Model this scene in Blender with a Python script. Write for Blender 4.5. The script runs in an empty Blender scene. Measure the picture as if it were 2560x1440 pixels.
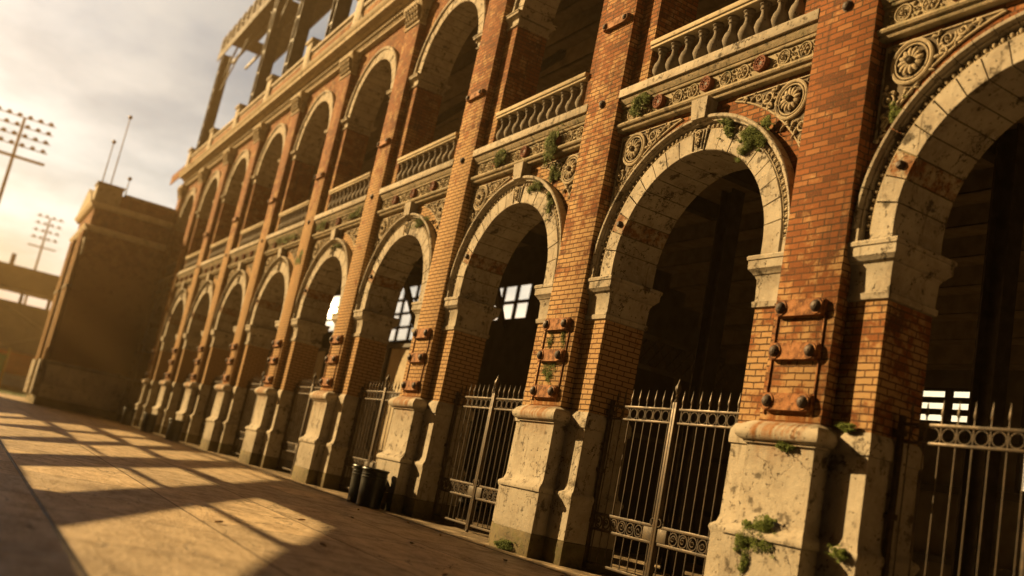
import bpy, bmesh, math, random
from mathutils import Vector, Matrix
from mathutils.geometry import tessellate_polygon
random.seed(7)
PI = math.pi
SC = bpy.context.scene
COL = SC.collection

# ------------------------------------------------------------------ main settings
SUN_E, SUN_C = 5.0, (1.0, .675, .295)
SKY_S, SKY_TINT, CLOUD_C = .040, (.97, 1.13, 1.20), (1.12, 1.10, 1.0)
HAZE, HAZE_G, HAZE_C = .0023, .76, (1.0, .66, .29, 1)
SKY_LOW = .03
GLOW = 500.0
EXPOSURE, FSTOP = 1.12, .52
SHADE_EDGE = -.3

# ------------------------------------------------------------------ materials
def new_mat(name):
    m = bpy.data.materials.new(name); m.use_nodes = True
    nt = m.node_tree; nt.nodes.clear()
    out = nt.nodes.new('ShaderNodeOutputMaterial')
    b = nt.nodes.new('ShaderNodeBsdfPrincipled')
    nt.links.new(b.outputs[0], out.inputs[0])
    return m, nt, b

class N:
    """tiny node-graph helper"""
    def __init__(s, nt): s.nt = nt
    def node(s, t, **kw):
        n = s.nt.nodes.new(t)
        for k, v in kw.items(): setattr(n, k, v)
        return n
    def link(s, a, b): s.nt.links.new(a, b)
    def put(s, sock, v):
        if hasattr(v, 'is_output') or isinstance(v, bpy.types.NodeSocket): s.link(v, sock)
        elif isinstance(v, (tuple, list)) and len(v) == 3 and sock.type == 'RGBA': sock.default_value = (*v, 1)
        else: sock.default_value = v
    def pos(s): return s.node('ShaderNodeNewGeometry').outputs['Position']
    def obj(s): return s.node('ShaderNodeTexCoord').outputs['Object']
    def noise(s, vec, scale, detail=4, rough=.55, out='Fac'):
        n = s.node('ShaderNodeTexNoise'); s.link(vec, n.inputs['Vector'])
        n.inputs['Scale'].default_value = scale; n.inputs['Detail'].default_value = detail
        n.inputs['Roughness'].default_value = rough
        return n.outputs[out]
    def vmul(s, v, k):
        n = s.node('ShaderNodeVectorMath', operation='MULTIPLY'); s.link(v, n.inputs[0]); n.inputs[1].default_value = k
        return n.outputs[0]
    def vadd(s, a, b):
        n = s.node('ShaderNodeVectorMath', operation='ADD'); s.put(n.inputs[0], a); s.put(n.inputs[1], b)
        return n.outputs[0]
    def m(s, op, a, b=0.0, clamp=False):
        n = s.node('ShaderNodeMath', operation=op); n.use_clamp = clamp
        s.put(n.inputs[0], a); s.put(n.inputs[1], b)
        return n.outputs[0]
    def ramp(s, f, lo, hi, a=0.0, b=1.0):
        n = s.node('ShaderNodeMapRange'); n.interpolation_type = 'SMOOTHSTEP'
        s.link(f, n.inputs[0]); n.inputs[1].default_value = lo; n.inputs[2].default_value = hi
        n.inputs[3].default_value = a; n.inputs[4].default_value = b
        return n.outputs[0]
    def mix(s, f, a, b, mode='MIX'):
        n = s.node('ShaderNodeMix', data_type='RGBA', blend_type=mode)
        s.put(n.inputs[0], f); s.put(n.inputs[6], a); s.put(n.inputs[7], b)
        return n.outputs[2]
    def sep(s, v):
        n = s.node('ShaderNodeSeparateXYZ'); s.link(v, n.inputs[0]); return n.outputs
    def comb(s, x, y, z):
        n = s.node('ShaderNodeCombineXYZ'); s.put(n.inputs[0], x); s.put(n.inputs[1], y); s.put(n.inputs[2], z)
        return n.outputs[0]
    def bump(s, h, strength, dist, b, prev=None):
        n = s.node('ShaderNodeBump'); s.link(h, n.inputs['Height'])
        n.inputs['Strength'].default_value = strength; n.inputs['Distance'].default_value = dist
        if prev is not None: s.link(prev, n.inputs['Normal'])
        s.link(n.outputs[0], b.inputs['Normal'])
        return n.outputs[0]

def face_uv(g):
    """(u, z) on upright faces from world position and face direction"""
    geo = g.node('ShaderNodeNewGeometry')
    nx = g.m('ABSOLUTE', g.sep(geo.outputs['True Normal'])[0])
    side = g.m('GREATER_THAN', nx, .7)
    p = g.sep(geo.outputs['Position'])
    n = g.node('ShaderNodeMix', data_type='FLOAT')
    g.link(side, n.inputs[0]); g.link(p[0], n.inputs[2]); g.link(p[1], n.inputs[3])
    return g.comb(n.outputs[0], p[2], 0.0)

def brick_mat(name, c1, c2, mortar, bw=.225, bh=.077, ms=.009, rust=False):
    m, nt, b = new_mat(name); g = N(nt)
    P = g.pos()
    uv = face_uv(g)
    wob = g.noise(P, 6, 3, .6, 'Color')
    n = g.node('ShaderNodeVectorMath', operation='SUBTRACT'); g.link(wob, n.inputs[0]); n.inputs[1].default_value = (.5, .5, .5)
    uvw = g.vadd(uv, g.vmul(n.outputs[0], (.022, .022, 0)))
    br = g.node('ShaderNodeTexBrick'); g.link(uvw, br.inputs['Vector'])
    br.inputs['Scale'].default_value = 1; br.inputs['Brick Width'].default_value = bw
    br.inputs['Row Height'].default_value = bh; br.inputs['Mortar Size'].default_value = ms
    br.inputs['Mortar Smooth'].default_value = .25; br.inputs['Bias'].default_value = 0
    br.inputs['Color1'].default_value = (*c1, 1); br.inputs['Color2'].default_value = (*c2, 1)
    br.inputs['Mortar'].default_value = (*mortar, 1)
    b2 = g.node('ShaderNodeTexBrick'); g.link(uvw, b2.inputs['Vector'])
    for nm, v in (('Scale', 1), ('Brick Width', bw), ('Row Height', bh), ('Mortar Size', ms), ('Color1', (0, 0, 0, 1)), ('Color2', (1, 1, 1, 1)), ('Mortar', (.5, .5, .5, 1))): b2.inputs[nm].default_value = v
    rb = g.sep(b2.outputs['Color'])[0]
    big = g.ramp(g.noise(P, .9, 5), .35, .7)
    fine = g.noise(P, 45, 4, .7)
    col = g.mix(g.ramp(rb, .80, .92, 0, .75), br.outputs['Color'], (c1[0] * .32, c1[1] * .36, c1[2] * .5))
    col = g.mix(g.ramp(rb, .22, .08, 0, .6), col, (c1[0] * 1.25, c1[1] * 1.75, c1[2] * 2.2))
    col = g.mix(g.m('MULTIPLY', big, .45), col, tuple(x * .62 for x in c1))
    col = g.mix(g.ramp(fine, .45, .75, 0, .5), col, (c1[0] * 1.22, c1[1] * 1.35, c1[2] * 1.3))
    soot = g.ramp(g.noise(g.vmul(P, (5, 5, .5)), 1.2, 5, .65), .52, .74, 0, .75)
    col = g.mix(soot, col, (.055, .04, .028))
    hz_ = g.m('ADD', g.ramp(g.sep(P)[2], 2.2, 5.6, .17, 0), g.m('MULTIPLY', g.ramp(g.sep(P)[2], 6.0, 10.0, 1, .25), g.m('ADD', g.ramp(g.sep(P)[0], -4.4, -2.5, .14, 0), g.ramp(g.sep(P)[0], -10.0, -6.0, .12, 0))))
    pale_tan = g.ramp(g.m('ADD', g.noise(P, 3.1, 5, .7), hz_), 0.56, .72, 0, .88)
    pale_tan = g.m('MULTIPLY', pale_tan, g.m('SUBTRACT', 1.0, br.outputs['Fac']))
    col = g.mix(pale_tan, col, (.47, .30, .14))  # brick faces turn paler tan lower down and toward the farther piers
    if rust:
        o = g.sep(g.obj())
        ax = g.m('ABSOLUTE', o[0])
        inx = g.ramp(ax, .30, .36, 1, 0)
        zz = g.ramp(o[2], 2.36, 2.44, 1, 0)
        nr = g.ramp(g.noise(g.vmul(P, (14, 14, 2.5)), 1, 4), .3, .55)
        rr = g.m('MULTIPLY', g.m('MULTIPLY', inx, zz), nr)
        col = g.mix(g.m('MULTIPLY', rr, .85), col, (.24, .085, .02))
        band = g.m('MULTIPLY', g.ramp(ax, .28, .34, 0, 1), g.m('MULTIPLY', g.ramp(ax, .37, .43, 1, 0), g.ramp(o[2], 3.62, 3.7, 1, 0)))
        col = g.mix(g.m('MULTIPLY', band, g.ramp(g.noise(P, 9, 4), .4, .65, 0, .8)), col, (.17, .06, .018))
    g.link(col, b.inputs['Base Color'])
    g.put(b.inputs['Roughness'], g.ramp(fine, .3, .8, .8, .97)); b.inputs['Specular IOR Level'].default_value = .12
    h = g.m('ADD', g.m('MULTIPLY', g.m('SUBTRACT', 1.0, br.outputs['Fac']), 1.0), g.m('MULTIPLY', fine, .45))
    g.bump(h, 1.0, .02, b)
    return m

def stone_mat(name, base, dark, dirt=.6, rusty=0.0, crack=True, bumps=.5, moss=0.0, cap_rust=False):
    m, nt, b = new_mat(name); g = N(nt)
    P = g.pos()
    n1 = g.noise(P, 2.3, 6, .6); n2 = g.noise(P, 13, 5, .65); n3 = g.noise(P, 60, 3, .6)
    col = g.mix(g.ramp(n1, .35, .68), base, dark)
    col = g.mix(g.ramp(n2, .42, .72, 0, .45), col, tuple(min(1, c * 1.22) for c in base))
    blot = g.ramp(g.noise(P, 4.7, 6, .68), .56, .66, 0, dirt)
    col = g.mix(blot, col, (.085, .068, .045))
    drip = g.ramp(g.noise(g.vmul(P, (11, 11, .9)), 1, 4, .6), .58, .74, 0, dirt * .75)
    col = g.mix(drip, col, (.11, .085, .055))
    pit = g.ramp(g.noise(P, 20, 3, .5), .63, .69, 0, 1)
    pitm = g.m('MULTIPLY', pit, g.ramp(g.noise(P, 2.9, 3), .38, .56))
    col = g.mix(g.m('MULTIPLY', pitm, .85), col, (.045, .034, .022))
    h = g.m('SUBTRACT', g.m('ADD', g.m('MULTIPLY', n2, .6), g.m('MULTIPLY', n3, .25)), g.m('MULTIPLY', pitm, .9))
    if crack:
        v = g.node('ShaderNodeTexVoronoi', feature='DISTANCE_TO_EDGE')
        wob = g.noise(P, 3.2, 4, .7, 'Color')
        g.link(g.vadd(P, g.vmul(wob, (.55, .55, .55))), v.inputs['Vector']); v.inputs['Scale'].default_value = 1.55
        ln = g.ramp(v.outputs['Distance'], .004, .012, 1, 0)
        ln = g.m('MULTIPLY', ln, g.ramp(g.noise(P, 1.3, 2), .5, .58))
        col = g.mix(g.m('MULTIPLY', ln, .9), col, (.03, .022, .014))
        h = g.m('SUBTRACT', h, g.m('MULTIPLY', ln, .8))
    if rusty:
        r = g.ramp(g.noise(P, 7, 5, .7), .38, .6, 0, rusty)
        col = g.mix(r, col, (.20, .075, .018))
        col = g.mix(g.ramp(g.noise(P, 16, 4, .7), .52, .66, 0, rusty), col, (.05, .022, .01))
    if cap_rust:
        o = g.sep(g.obj())
        st = g.ramp(g.m('ADD', g.m('MULTIPLY', g.noise(g.vmul(P, (17, 2, .6)), 1, 3, .6), .6), g.m('MULTIPLY', g.noise(P, 11, 5, .7), .4)), .36, .60)
        mk = g.m('MULTIPLY', g.ramp(o[2], 1.62, 2.05, 0, 1), g.ramp(g.m('ABSOLUTE', o[0]), .30, .44, 1, 0))
        mk = g.m('MULTIPLY', mk, g.ramp(o[2], 2.0, 2.06, .55, 1))
        col = g.mix(g.m('MULTIPLY', g.m('MULTIPLY', st, mk), .85), col, (.26, .10, .018))
    if moss:
        mo = g.ramp(g.noise(P, 5.5, 6, .7), .5, .62, 0, moss)
        col = g.mix(mo, col, (.07, .085, .018))
    g.link(col, b.inputs['Base Color'])
    g.put(b.inputs['Roughness'], g.ramp(n2, .3, .75, .75, .95)); b.inputs['Specular IOR Level'].default_value = .2
    g.bump(h, bumps, .03, b)
    return m

def simple_mat(name, c1, c2, scale=8, rough=(.5, .8), metal=0.0, bump=.2, bdist=.01, stretch=(1, 1, 1), c3=None):
    m, nt, b = new_mat(name); g = N(nt)
    P = g.vmul(g.pos(), stretch)
    n1 = g.noise(P, scale, 5, .6); n2 = g.noise(P, scale * 7, 3, .6)
    col = g.mix(g.ramp(n1, .35, .68), c1, c2)
    if c3 is not None: col = g.mix(g.ramp(n2, .55, .72, 0, .8), col, c3)
    g.link(col, b.inputs['Base Color'])
    g.put(b.inputs['Roughness'], g.ramp(n1, .3, .7, rough[0], rough[1]))
    b.inputs['Metallic'].default_value = metal
    if bump: g.bump(g.m('ADD', n1, g.m('MULTIPLY', n2, .4)), bump, bdist, b)
    return m

def paving_mat():
    m, nt, b = new_mat('plaza_paving'); g = N(nt)
    P = g.pos(); p = g.sep(P)
    st = g.noise(g.vmul(P, (1.0, 2.0, 1)), 1.7, 8, .72)
    n2 = g.noise(g.vmul(P, (1, 2.4, 1)), 9, 5, .65); n3 = g.noise(P, 45, 3, .6)
    col = g.mix(g.ramp(st, .34, .68), PAVE_A, PAVE_B)
    col = g.mix(g.ramp(n2, .5, .72, 0, .7), col, PAVE_C)
    # slab to slab tint
    br = g.node('ShaderNodeTexBrick'); g.link(g.comb(g.m('ADD', p[0], .9), g.m('ADD', p[1], 6.85), 0.0), br.inputs['Vector'])
    br.offset = .5
    br.inputs['Scale'].default_value = 1; br.inputs['Brick Width'].default_value = 1.75
    br.inputs['Row Height'].default_value = 1.575; br.inputs['Mortar Size'].default_value = .012
    br.inputs['Mortar Smooth'].default_value = .1
    br.inputs['Color1'].default_value = (.82, .82, .82, 1); br.inputs['Color2'].default_value = (1.08, 1.05, 1.0, 1)
    br.inputs['Mortar'].default_value = (.14, .12, .10, 1)
    col = g.mix(1.0, col, br.outputs['Color'], 'MULTIPLY')
    v = g.node('ShaderNodeTexVoronoi', feature='DISTANCE_TO_EDGE')
    wob = g.noise(P, 1.6, 4, .7, 'Color')
    g.link(g.vadd(g.vmul(P, (.5, 1, 1)), g.vmul(wob, (.5, .5, .5))), v.inputs['Vector']); v.inputs['Scale'].default_value = .9
    ln = g.m('MULTIPLY', g.ramp(v.outputs['Distance'], .002, .008, 1, 0), g.ramp(g.noise(P, .7, 2), .46, .56))
    col = g.mix(g.m('MULTIPLY', ln, .85), col, (.03, .022, .015))
    wall_dirt = g.m('MULTIPLY', g.ramp(p[1], -1.5, -.2, 0, .8), g.ramp(g.noise(P, 2.2, 5, .65), .3, .6))
    col = g.mix(wall_dirt, col, (.085, .062, .038))
    stain = g.ramp(g.noise(P, .55, 4, .6), .52, .68, 0, .4)
    col = g.mix(stain, col, (.16, .115, .07))
    spot = g.ramp(g.noise(P, 17, 2, .5), .68, .72, 0, .85)
    col = g.mix(spot, col, (.04, .03, .02))
    g.link(col, b.inputs['Base Color'])
    g.put(b.inputs['Roughness'], g.ramp(st, .3, .7, .48, .72))
    b.inputs['Specular IOR Level'].default_value = .16
    h = g.m('SUBTRACT', g.m('ADD', g.m('MULTIPLY', st, .8), g.m('ADD', g.m('MULTIPLY', n2, .5), g.m('MULTIPLY', n3, .12))), g.m('ADD', br.outputs['Fac'], ln))
    g.bump(h, .9, .03, b)
    return m

PAVE_A = (.70, .55, .37); PAVE_B = (.40, .30, .19); PAVE_C = (.82, .67, .48)
M = {}
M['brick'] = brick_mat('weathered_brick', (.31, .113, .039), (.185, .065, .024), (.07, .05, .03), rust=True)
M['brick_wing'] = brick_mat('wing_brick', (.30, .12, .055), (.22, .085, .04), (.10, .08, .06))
M['stone'] = stone_mat('limestone', (.45, .395, .31), (.31, .26, .195), 1.0)
M['plinth'] = stone_mat('plinth_limestone', (.45, .39, .30), (.34, .285, .21), .85, cap_rust=True)
M['stone_rust'] = stone_mat('rust_stained_limestone', (.44, .37, .26), (.34, .27, .18), .5, rusty=.95)
M['wing_stone'] = stone_mat('pale_wing_stone', (.76, .67, .53), (.62, .53, .41), .45, crack=False)
M['base'] = stone_mat('stained_base_stone', (.19, .15, .075), (.12, .09, .045), .7, moss=.35)
M['carved'] = stone_mat('carved_limestone', (.42, .345, .235), (.33, .265, .175), .75, crack=False, bumps=.35)
M['carved_dark'] = stone_mat('dark_carved_ground', (.15, .115, .075), (.09, .068, .042), .6, crack=False, bumps=.4)
M['mossy'] = stone_mat('mossy_frieze_stone', (.38, .31, .205), (.26, .21, .13), .95, crack=False, moss=.3)
M['baluster'] = stone_mat('grey_baluster_stone', (.23, .195, .15), (.15, .125, .095), .6, crack=False, bumps=.3)
M['rail'] = stone_mat('pale_handrail_stone', (.48, .40, .27), (.38, .31, .2), .35, crack=False, bumps=.3)
M['rust'] = simple_mat('rusted_iron', (.34, .125, .024), (.07, .022, .007), 11, (.75, .95), 0, .8, .014, c3=(.58, .30, .08))
M['bolt'] = simple_mat('dark_bolt_iron', (.06, .034, .02), (.025, .018, .014), 18, (.55, .8), .1, .4, .006, c3=(.14, .05, .018))
M['disc'] = simple_mat('red_rust_disc', (.22, .062, .02), (.10, .03, .012), 22, (.8, .95), 0, .4, .006)
M['iron'] = simple_mat('gate_iron', (.085, .058, .030), (.035, .025, .014), 9, (.4, .6), .35, .25, .004, c3=(.16, .085, .035))
M['steel'] = simple_mat('dark_structural_steel', (.05, .04, .034), (.03, .025, .021), 5, (.5, .75), .3, .1, .005)
M['canopy'] = simple_mat('brown_canopy_boards', (.05, .032, .018), (.03, .02, .012), 4, (.7, .9), 0, .2, .01)
M['dark'] = simple_mat('sooty_concrete', (.16, .13, .10), (.10, .08, .06), 2, (.8, .95), 0, .3, .02)
M['panel'] = simple_mat('brown_painted_panel', (.045, .034, .022), (.028, .021, .015), 3, (.5, .7), 0, .1, .005)
M['plaster'] = simple_mat('stained_plaster', (.46, .37, .24), (.34, .26, .16), 1.5, (.8, .95), 0, .2, .02)
M['ceiling'] = simple_mat('dusty_timber_underside', (.26, .20, .13), (.17, .125, .085), 4, (.7, .9), 0, .2, .01)
M['bin'] = simple_mat('black_bin_paint', (.022, .022, .018), (.035, .034, .026), 10, (.28, .42), .3, .08, .004)
M['moss'] = simple_mat('moss_leaf', (.12, .155, .008), (.06, .09, .006), 28, (.8, .95), 0, 0, .01, c3=(.19, .20, .012))
M['leaf'] = simple_mat('dry_leaf', (.30, .17, .06), (.20, .10, .035), 30, (.6, .8), 0, .2, .003)
M['grass'] = simple_mat('grass_blades', (.11, .17, .02), (.07, .12, .015), 2, (.6, .8), 0, .3, .03)
M['farwall'] = simple_mat('far_stand_grey', (.42, .37, .30), (.34, .30, .24), 1, (.8, .95), 0, .1, .02)
M['farroof'] = simple_mat('far_roof_olive', (.16, .125, .07), (.12, .095, .055), 1, (.7, .9), 0, .1, .02)
M['white'] = simple_mat('white_paint', (.75, .70, .60), (.62, .57, .48), 3, (.5, .7), 0, .1, .01)
M['orange'] = simple_mat('orange_paint', (.88, .27, .045), (.75, .22, .04), 2, (.5, .7), 0, .05, .01)
M['green'] = simple_mat('green_paint', (.16, .60, .17), (.13, .48, .13), 2, (.5, .7), 0, .05, .01)
M['blue'] = simple_mat('pale_blue_paint', (.62, .70, .85), (.52, .6, .75), 2, (.5, .7), 0, .05, .01)
M['yellow'] = simple_mat('yellow_paint', (.88, .60, .06), (.75, .5, .06), 2, (.4, .6), 0, .05, .01)
M['pole'] = simple_mat('weathered_pole', (.16, .12, .08), (.10, .075, .05), 6, (.4, .6), .4, .05, .004)
M['bronze'] = simple_mat('bronze_strip', (.085, .058, .026), (.05, .034, .018), 12, (.5, .7), .2, .2, .004)
M['plank'] = simple_mat('added_screen_plank', (.17, .13, .09), (.10, .078, .055), 3, (.7, .9), 0, .3, .01, (1, 1, 8))
M['pave'] = paving_mat()

# ------------------------------------------------------------------ mesh helpers
class MB:
    def __init__(s): s.bm = bmesh.new(); s.mats = []
    def mi(s, mat):
        if mat not in s.mats: s.mats.append(mat)
        return s.mats.index(mat)
    def faces(s, verts, faces, mat, T=None):
        k = s.mi(mat)
        vs = [s.bm.verts.new(T @ Vector(v) if T else v) for v in verts]
        for f in faces:
            try: fc = s.bm.faces.new([vs[i] for i in f]); fc.material_index = k
            except ValueError: pass
        return vs
    def box(s, x0, x1, y0, y1, z0, z1, mat, bev=0.0, T=None):
        if not bev:
            v = [(x, y, z) for x in (x0, x1) for y in (y0, y1) for z in (z0, z1)]
            s.faces(v, [(0, 1, 3, 2), (4, 6, 7, 5), (0, 4, 5, 1), (2, 3, 7, 6), (0, 2, 6, 4), (1, 5, 7, 3)], mat, T); return
        t = bmesh.new(); bmesh.ops.create_cube(t, size=1)
        for v in t.verts: v.co = Vector(((x0 + x1) / 2 + v.co.x * (x1 - x0), (y0 + y1) / 2 + v.co.y * (y1 - y0), (z0 + z1) / 2 + v.co.z * (z1 - z0)))
        bmesh.ops.bevel(t, geom=list(t.edges), offset=bev, segments=2, profile=.5, affect='EDGES')
        s.absorb(t, mat, T)
    def absorb(s, t, mat, T=None):
        t.verts.index_update()
        s.faces([tuple(v.co) for v in t.verts], [[v.index for v in f.verts] for f in t.faces], mat, T); t.free()
    def loft(s, rings, mat, cap=True, closed=True, T=None):
        n = len(rings[0]); v = [p for r in rings for p in r]; f = []
        for i in range(len(rings) - 1):
            for j in range(n if closed else n - 1):
                k = (j + 1) % n
                f.append((i * n + j, i * n + k, (i + 1) * n + k, (i + 1) * n + j))
        if cap: f.append(tuple(reversed(range(n)))); f.append(tuple((len(rings) - 1) * n + j for j in range(n)))
        s.faces(v, f, mat, T)
    def rects(s, rr, mat, T=None):            # (z, x0, x1, y0, y1) footprint loft
        s.loft([[(x0, y0, z), (x1, y0, z), (x1, y1, z), (x0, y1, z)] for z, x0, x1, y0, y1 in rr], mat, T=T)
    def profx(s, prof, x0, x1, mat, T=None):  # closed (y, z) profile pushed along x
        s.loft([[(x, y, z) for y, z in prof] for x in (x0, x1)], mat, T=T)
    def arc(s, prof, cz, a0, a1, n, mat, stilt=0.0):   # closed (r, y) profile swept round an arch at x=0
        rings = []
        if stilt: rings.append([(r * math.cos(a0), y, cz + r * math.sin(a0) - stilt) for r, y in prof])
        for i in range(n + 1):
            a = a0 + (a1 - a0) * i / n
            rings.append([(r * math.cos(a), y, cz + r * math.sin(a)) for r, y in prof])
        if stilt: rings.append([(r * math.cos(a1), y, cz + r * math.sin(a1) - stilt) for r, y in prof])
        s.loft(rings, mat)
    def tube(s, path, r, mat, n=8, T=None):
        path = [Vector(p) for p in path]; rings = []
        for i, p in enumerate(path):
            d = (path[min(i + 1, len(path) - 1)] - path[max(i - 1, 0)]).normalized()
            a = d.cross(Vector((0, 1, 0)))
            if a.length < .1: a = d.cross(Vector((1, 0, 0)))
            a.normalize(); c = d.cross(a)
            rr = r[i] if isinstance(r, (list, tuple)) else r
            rings.append([tuple(p + a * rr * math.cos(2 * PI * j / n) + c * rr * math.sin(2 * PI * j / n)) for j in range(n)])
        s.loft(rings, mat, T=T)
    def lathe(s, prof, mat, n=16, T=None):    # (r, z) about z
        s.loft([[(r * math.cos(2 * PI * j / n), r * math.sin(2 * PI * j / n), z) for j in range(n)] for r, z in prof], mat, T=T)
    def ball(s, c, rad, mat, seg=8, rings=5, rot=None):
        T = Matrix.Translation(c) @ (rot if rot else Matrix()) @ Matrix.Diagonal((*rad, 1))
        prof = [(max(.02, math.sin(PI * i / rings)), -math.cos(PI * i / rings)) for i in range(rings + 1)]
        s.lathe(prof, mat, seg, T)
    def torus(s, c, R, r, mat, n=28, m=6, axis='y', sx=1.0):
        rings = []
        for i in range(n):
            a = 2 * PI * i / n
            row = []
            for j in range(m):
                b = 2 * PI * j / m; q = R + r * math.cos(b); h = r * math.sin(b)
                if axis == 'y': row.append((c[0] + sx * q * math.cos(a), c[1] + h, c[2] + q * math.sin(a)))
                else: row.append((c[0] + q * math.cos(a), c[1] + q * math.sin(a), c[2] + h))
            rings.append(row)
        rings.append(rings[0]); s.loft(rings, mat, cap=False)
    def poly_y(s, pts, y0, y1, mat):          # outline in x,z pushed from y0 to y1
        s.loft([[(x, y, z) for x, z in pts] for y in (y0, y1)], mat)
    def build(s, name, parent=None, loc=(0, 0, 0), angle=38, rot=None):
        bmesh.ops.recalc_face_normals(s.bm, faces=s.bm.faces)
        me = bpy.data.meshes.new(name); s.bm.to_mesh(me); s.bm.free()
        for k in s.mats: me.materials.append(M[k])
        for p in me.polygons: p.use_smooth = True
        me.set_sharp_from_angle(angle=math.radians(angle))
        o = bpy.data.objects.new(name, me); COL.objects.link(o)
        o.location = loc
        if rot: o.rotation_euler = rot
        if parent: o.parent = parent
        return o

def tag(o, label, cat, group=None):
    o['label'] = label; o['category'] = cat
    if group: o['group'] = group
    return o
def thing(name, label, cat, loc=(0, 0, 0), rz=0, group=None):
    o = bpy.data.objects.new(name, None); COL.objects.link(o); o.location = loc; o.rotation_euler = (0, 0, rz)
    o.empty_display_size = .2
    return tag(o, label, cat, group)
def struct(o, kind='structure'): o['kind'] = kind; return o
def copy_tree(o, parent=None, loc=None):
    c = o.copy(); COL.objects.link(c)
    if parent: c.parent = parent
    if loc is not None: c.location = loc
    for ch in list(o.children): copy_tree(ch, c)
    return c

S = 5.0                       # pier spacing
PIERS = list(range(-1, 10))   # x = -5 i ; 0 is the pier with the big rusty plates
BAYS = list(range(0, 10))     # bay k between pier k-1 and pier k, centre x = 2.5 - 5 k

stadium = thing('brick_stadium', 'long two storey red brick stadium front with pale stone arches and tall pilasters', 'stadium')

# ------------------------------------------------------------------ pier
HW, PW, UW = .449, .957, .88
b = MB()
b.box(-PW, PW, .17, .9, 2.19, 4.2, 'brick'); b.box(-.46, .46, .17, .9, 4.2, 7.38, 'brick')
b.box(-UW, UW, .17, .9, 7.38, 10.2, 'brick'); b.box(-.46, .46, .17, .9, 10.2, 12.7, 'brick')
b.box(-HW, HW, 0, .165, 2.19, 12.0, 'brick', .004)
pier = b.build('pier', stadium)

b = MB()
def ring(z, hw, yf, yb=.165): return (z, -hw, hw, yf, yb)
# pilaster plinth
b.rects([ring(.335, .548, -.15), ring(.345, .556, -.157), ring(.90, .556, -.157), ring(.93, .562, -.163), ring(.935, .585, -.185), ring(.965, .595, -.195), ring(1.0, .585, -.185),
         ring(1.03, .55, -.15), ring(1.07, .51, -.105), ring(1.13, .495, -.085), ring(1.93, .488, -.08), ring(1.955, .50, -.09), ring(1.96, .525, -.115), ring(1.985, .53, -.12), ring(1.99, .555, -.145), ring(2.02, .59, -.18),
         ring(2.06, .605, -.195), ring(2.10, .60, -.19), ring(2.15, .565, -.155), ring(2.19, .51, -.10), ring(2.215, .46, -.05)], 'plinth')
def pr(z, d): return (z, -PW - d, PW + d, .17 - d, .9 + d)
b.rects([pr(.335, .075), pr(.345, .083), pr(.90, .083), pr(.935, .10), pr(.97, .11), pr(1.0, .10), pr(1.04, .05), pr(1.12, .03), pr(1.93, .025), pr(1.96, .03), pr(1.965, .05), pr(2.0, .055), pr(2.12, .05), pr(2.2, .012)], 'plinth')
b.build('plinth', pier)
b = MB()
b.box(-.563, .563, -.166, .17, -.05, .334, 'base', .012); b.box(-PW - .09, PW + .09, .085, .99, -.05, .332, 'base', .012)
b.build('base_course', pier)
def impost(z0, z1, w, name):
    b = MB(); h = z1 - z0
    pf = [(0, .002), (.02, .03), (.05, .034), (.09, .036), (.12, .04), (.14, .016), (.17, .012), (.55, .022), (.60, .04), (.63, .045), (.64, .06), (.68, .075), (.72, .10), (.74, .112), (.90, .116), (.91, .13), (.97, .135), (1, .12)]
    b.rects([(z0 + f * h, -w - d, w + d, .17 - d, .9 + d) for f, d in pf], 'stone')
    return b.build(name, pier)
impost(3.60, 4.25, PW, 'impost'); impost(10.12, 10.42, UW, 'upper_impost')
# rusty tie plates, bolts
def stadium_outline(hw, hh, n=8):
    pts = []
    for sgn in (1, -1):
        for i in range(n + 1):
            a = -PI / 2 + PI * i / n
            pts.append((sgn * (hw - hh * .55 + hh * .55 * math.cos(a)), sgn * hh * (.45 + .55 * abs(math.sin(a))) * (1 if math.sin(a) > 0 else -1)))
    return pts
def plate(z, hw, hh, x0=0, name='tie_plate'):
    b = MB(); o = stadium_outline(hw, hh)
    for sc, y0, y1 in ((1.0, -.055, -.002), (.965, -.07, -.055)):
        b.poly_y([(x0 + x * sc, z + q * sc) for x, q in o], y0, y1, 'rust')
    for sx in (-1, 1): b.torus((x0 + sx * (hw - hh * 1.05), -.07, z), hh * .82, .014, 'rust', 20, 6)
    return b.build(name, pier)
def bolt(x, z, r, y=-.068):
    b = MB()
    T = Matrix.Translation((x, y, z)) @ Matrix.Rotation(PI / 2, 4, 'X')
    b.lathe([(r * 1.14, 0), (r * 1.14, r * .14), (r, r * .18), (r * .97, r * .36), (r * .82, r * .60), (r * .5, r * .78), (r * .3, r * .82), (r * .28, r * .88), (.001, r * .9)], 'bolt', 18, T)
    return b.build('bolt', pier)
for z in (3.51, 3.01, 2.44):
    plate(z, .36, .098, -.03)
    for sx in (-1, 1): bolt(-.03 + sx * .258, z, .066)
for x in (-.375, .315):
    b = MB(); b.box(x - .009, x + .009, -.02, -.001, 2.30, 3.58, 'rust', .003); b.build('tie_rod', pier)
plate(8.70, .36, .07, 0, 'iron_strap')
for sx in (-1, 1): bolt(sx * .275, 8.70, .05)
bolt(.0, 7.24, .062, -.002)
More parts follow.
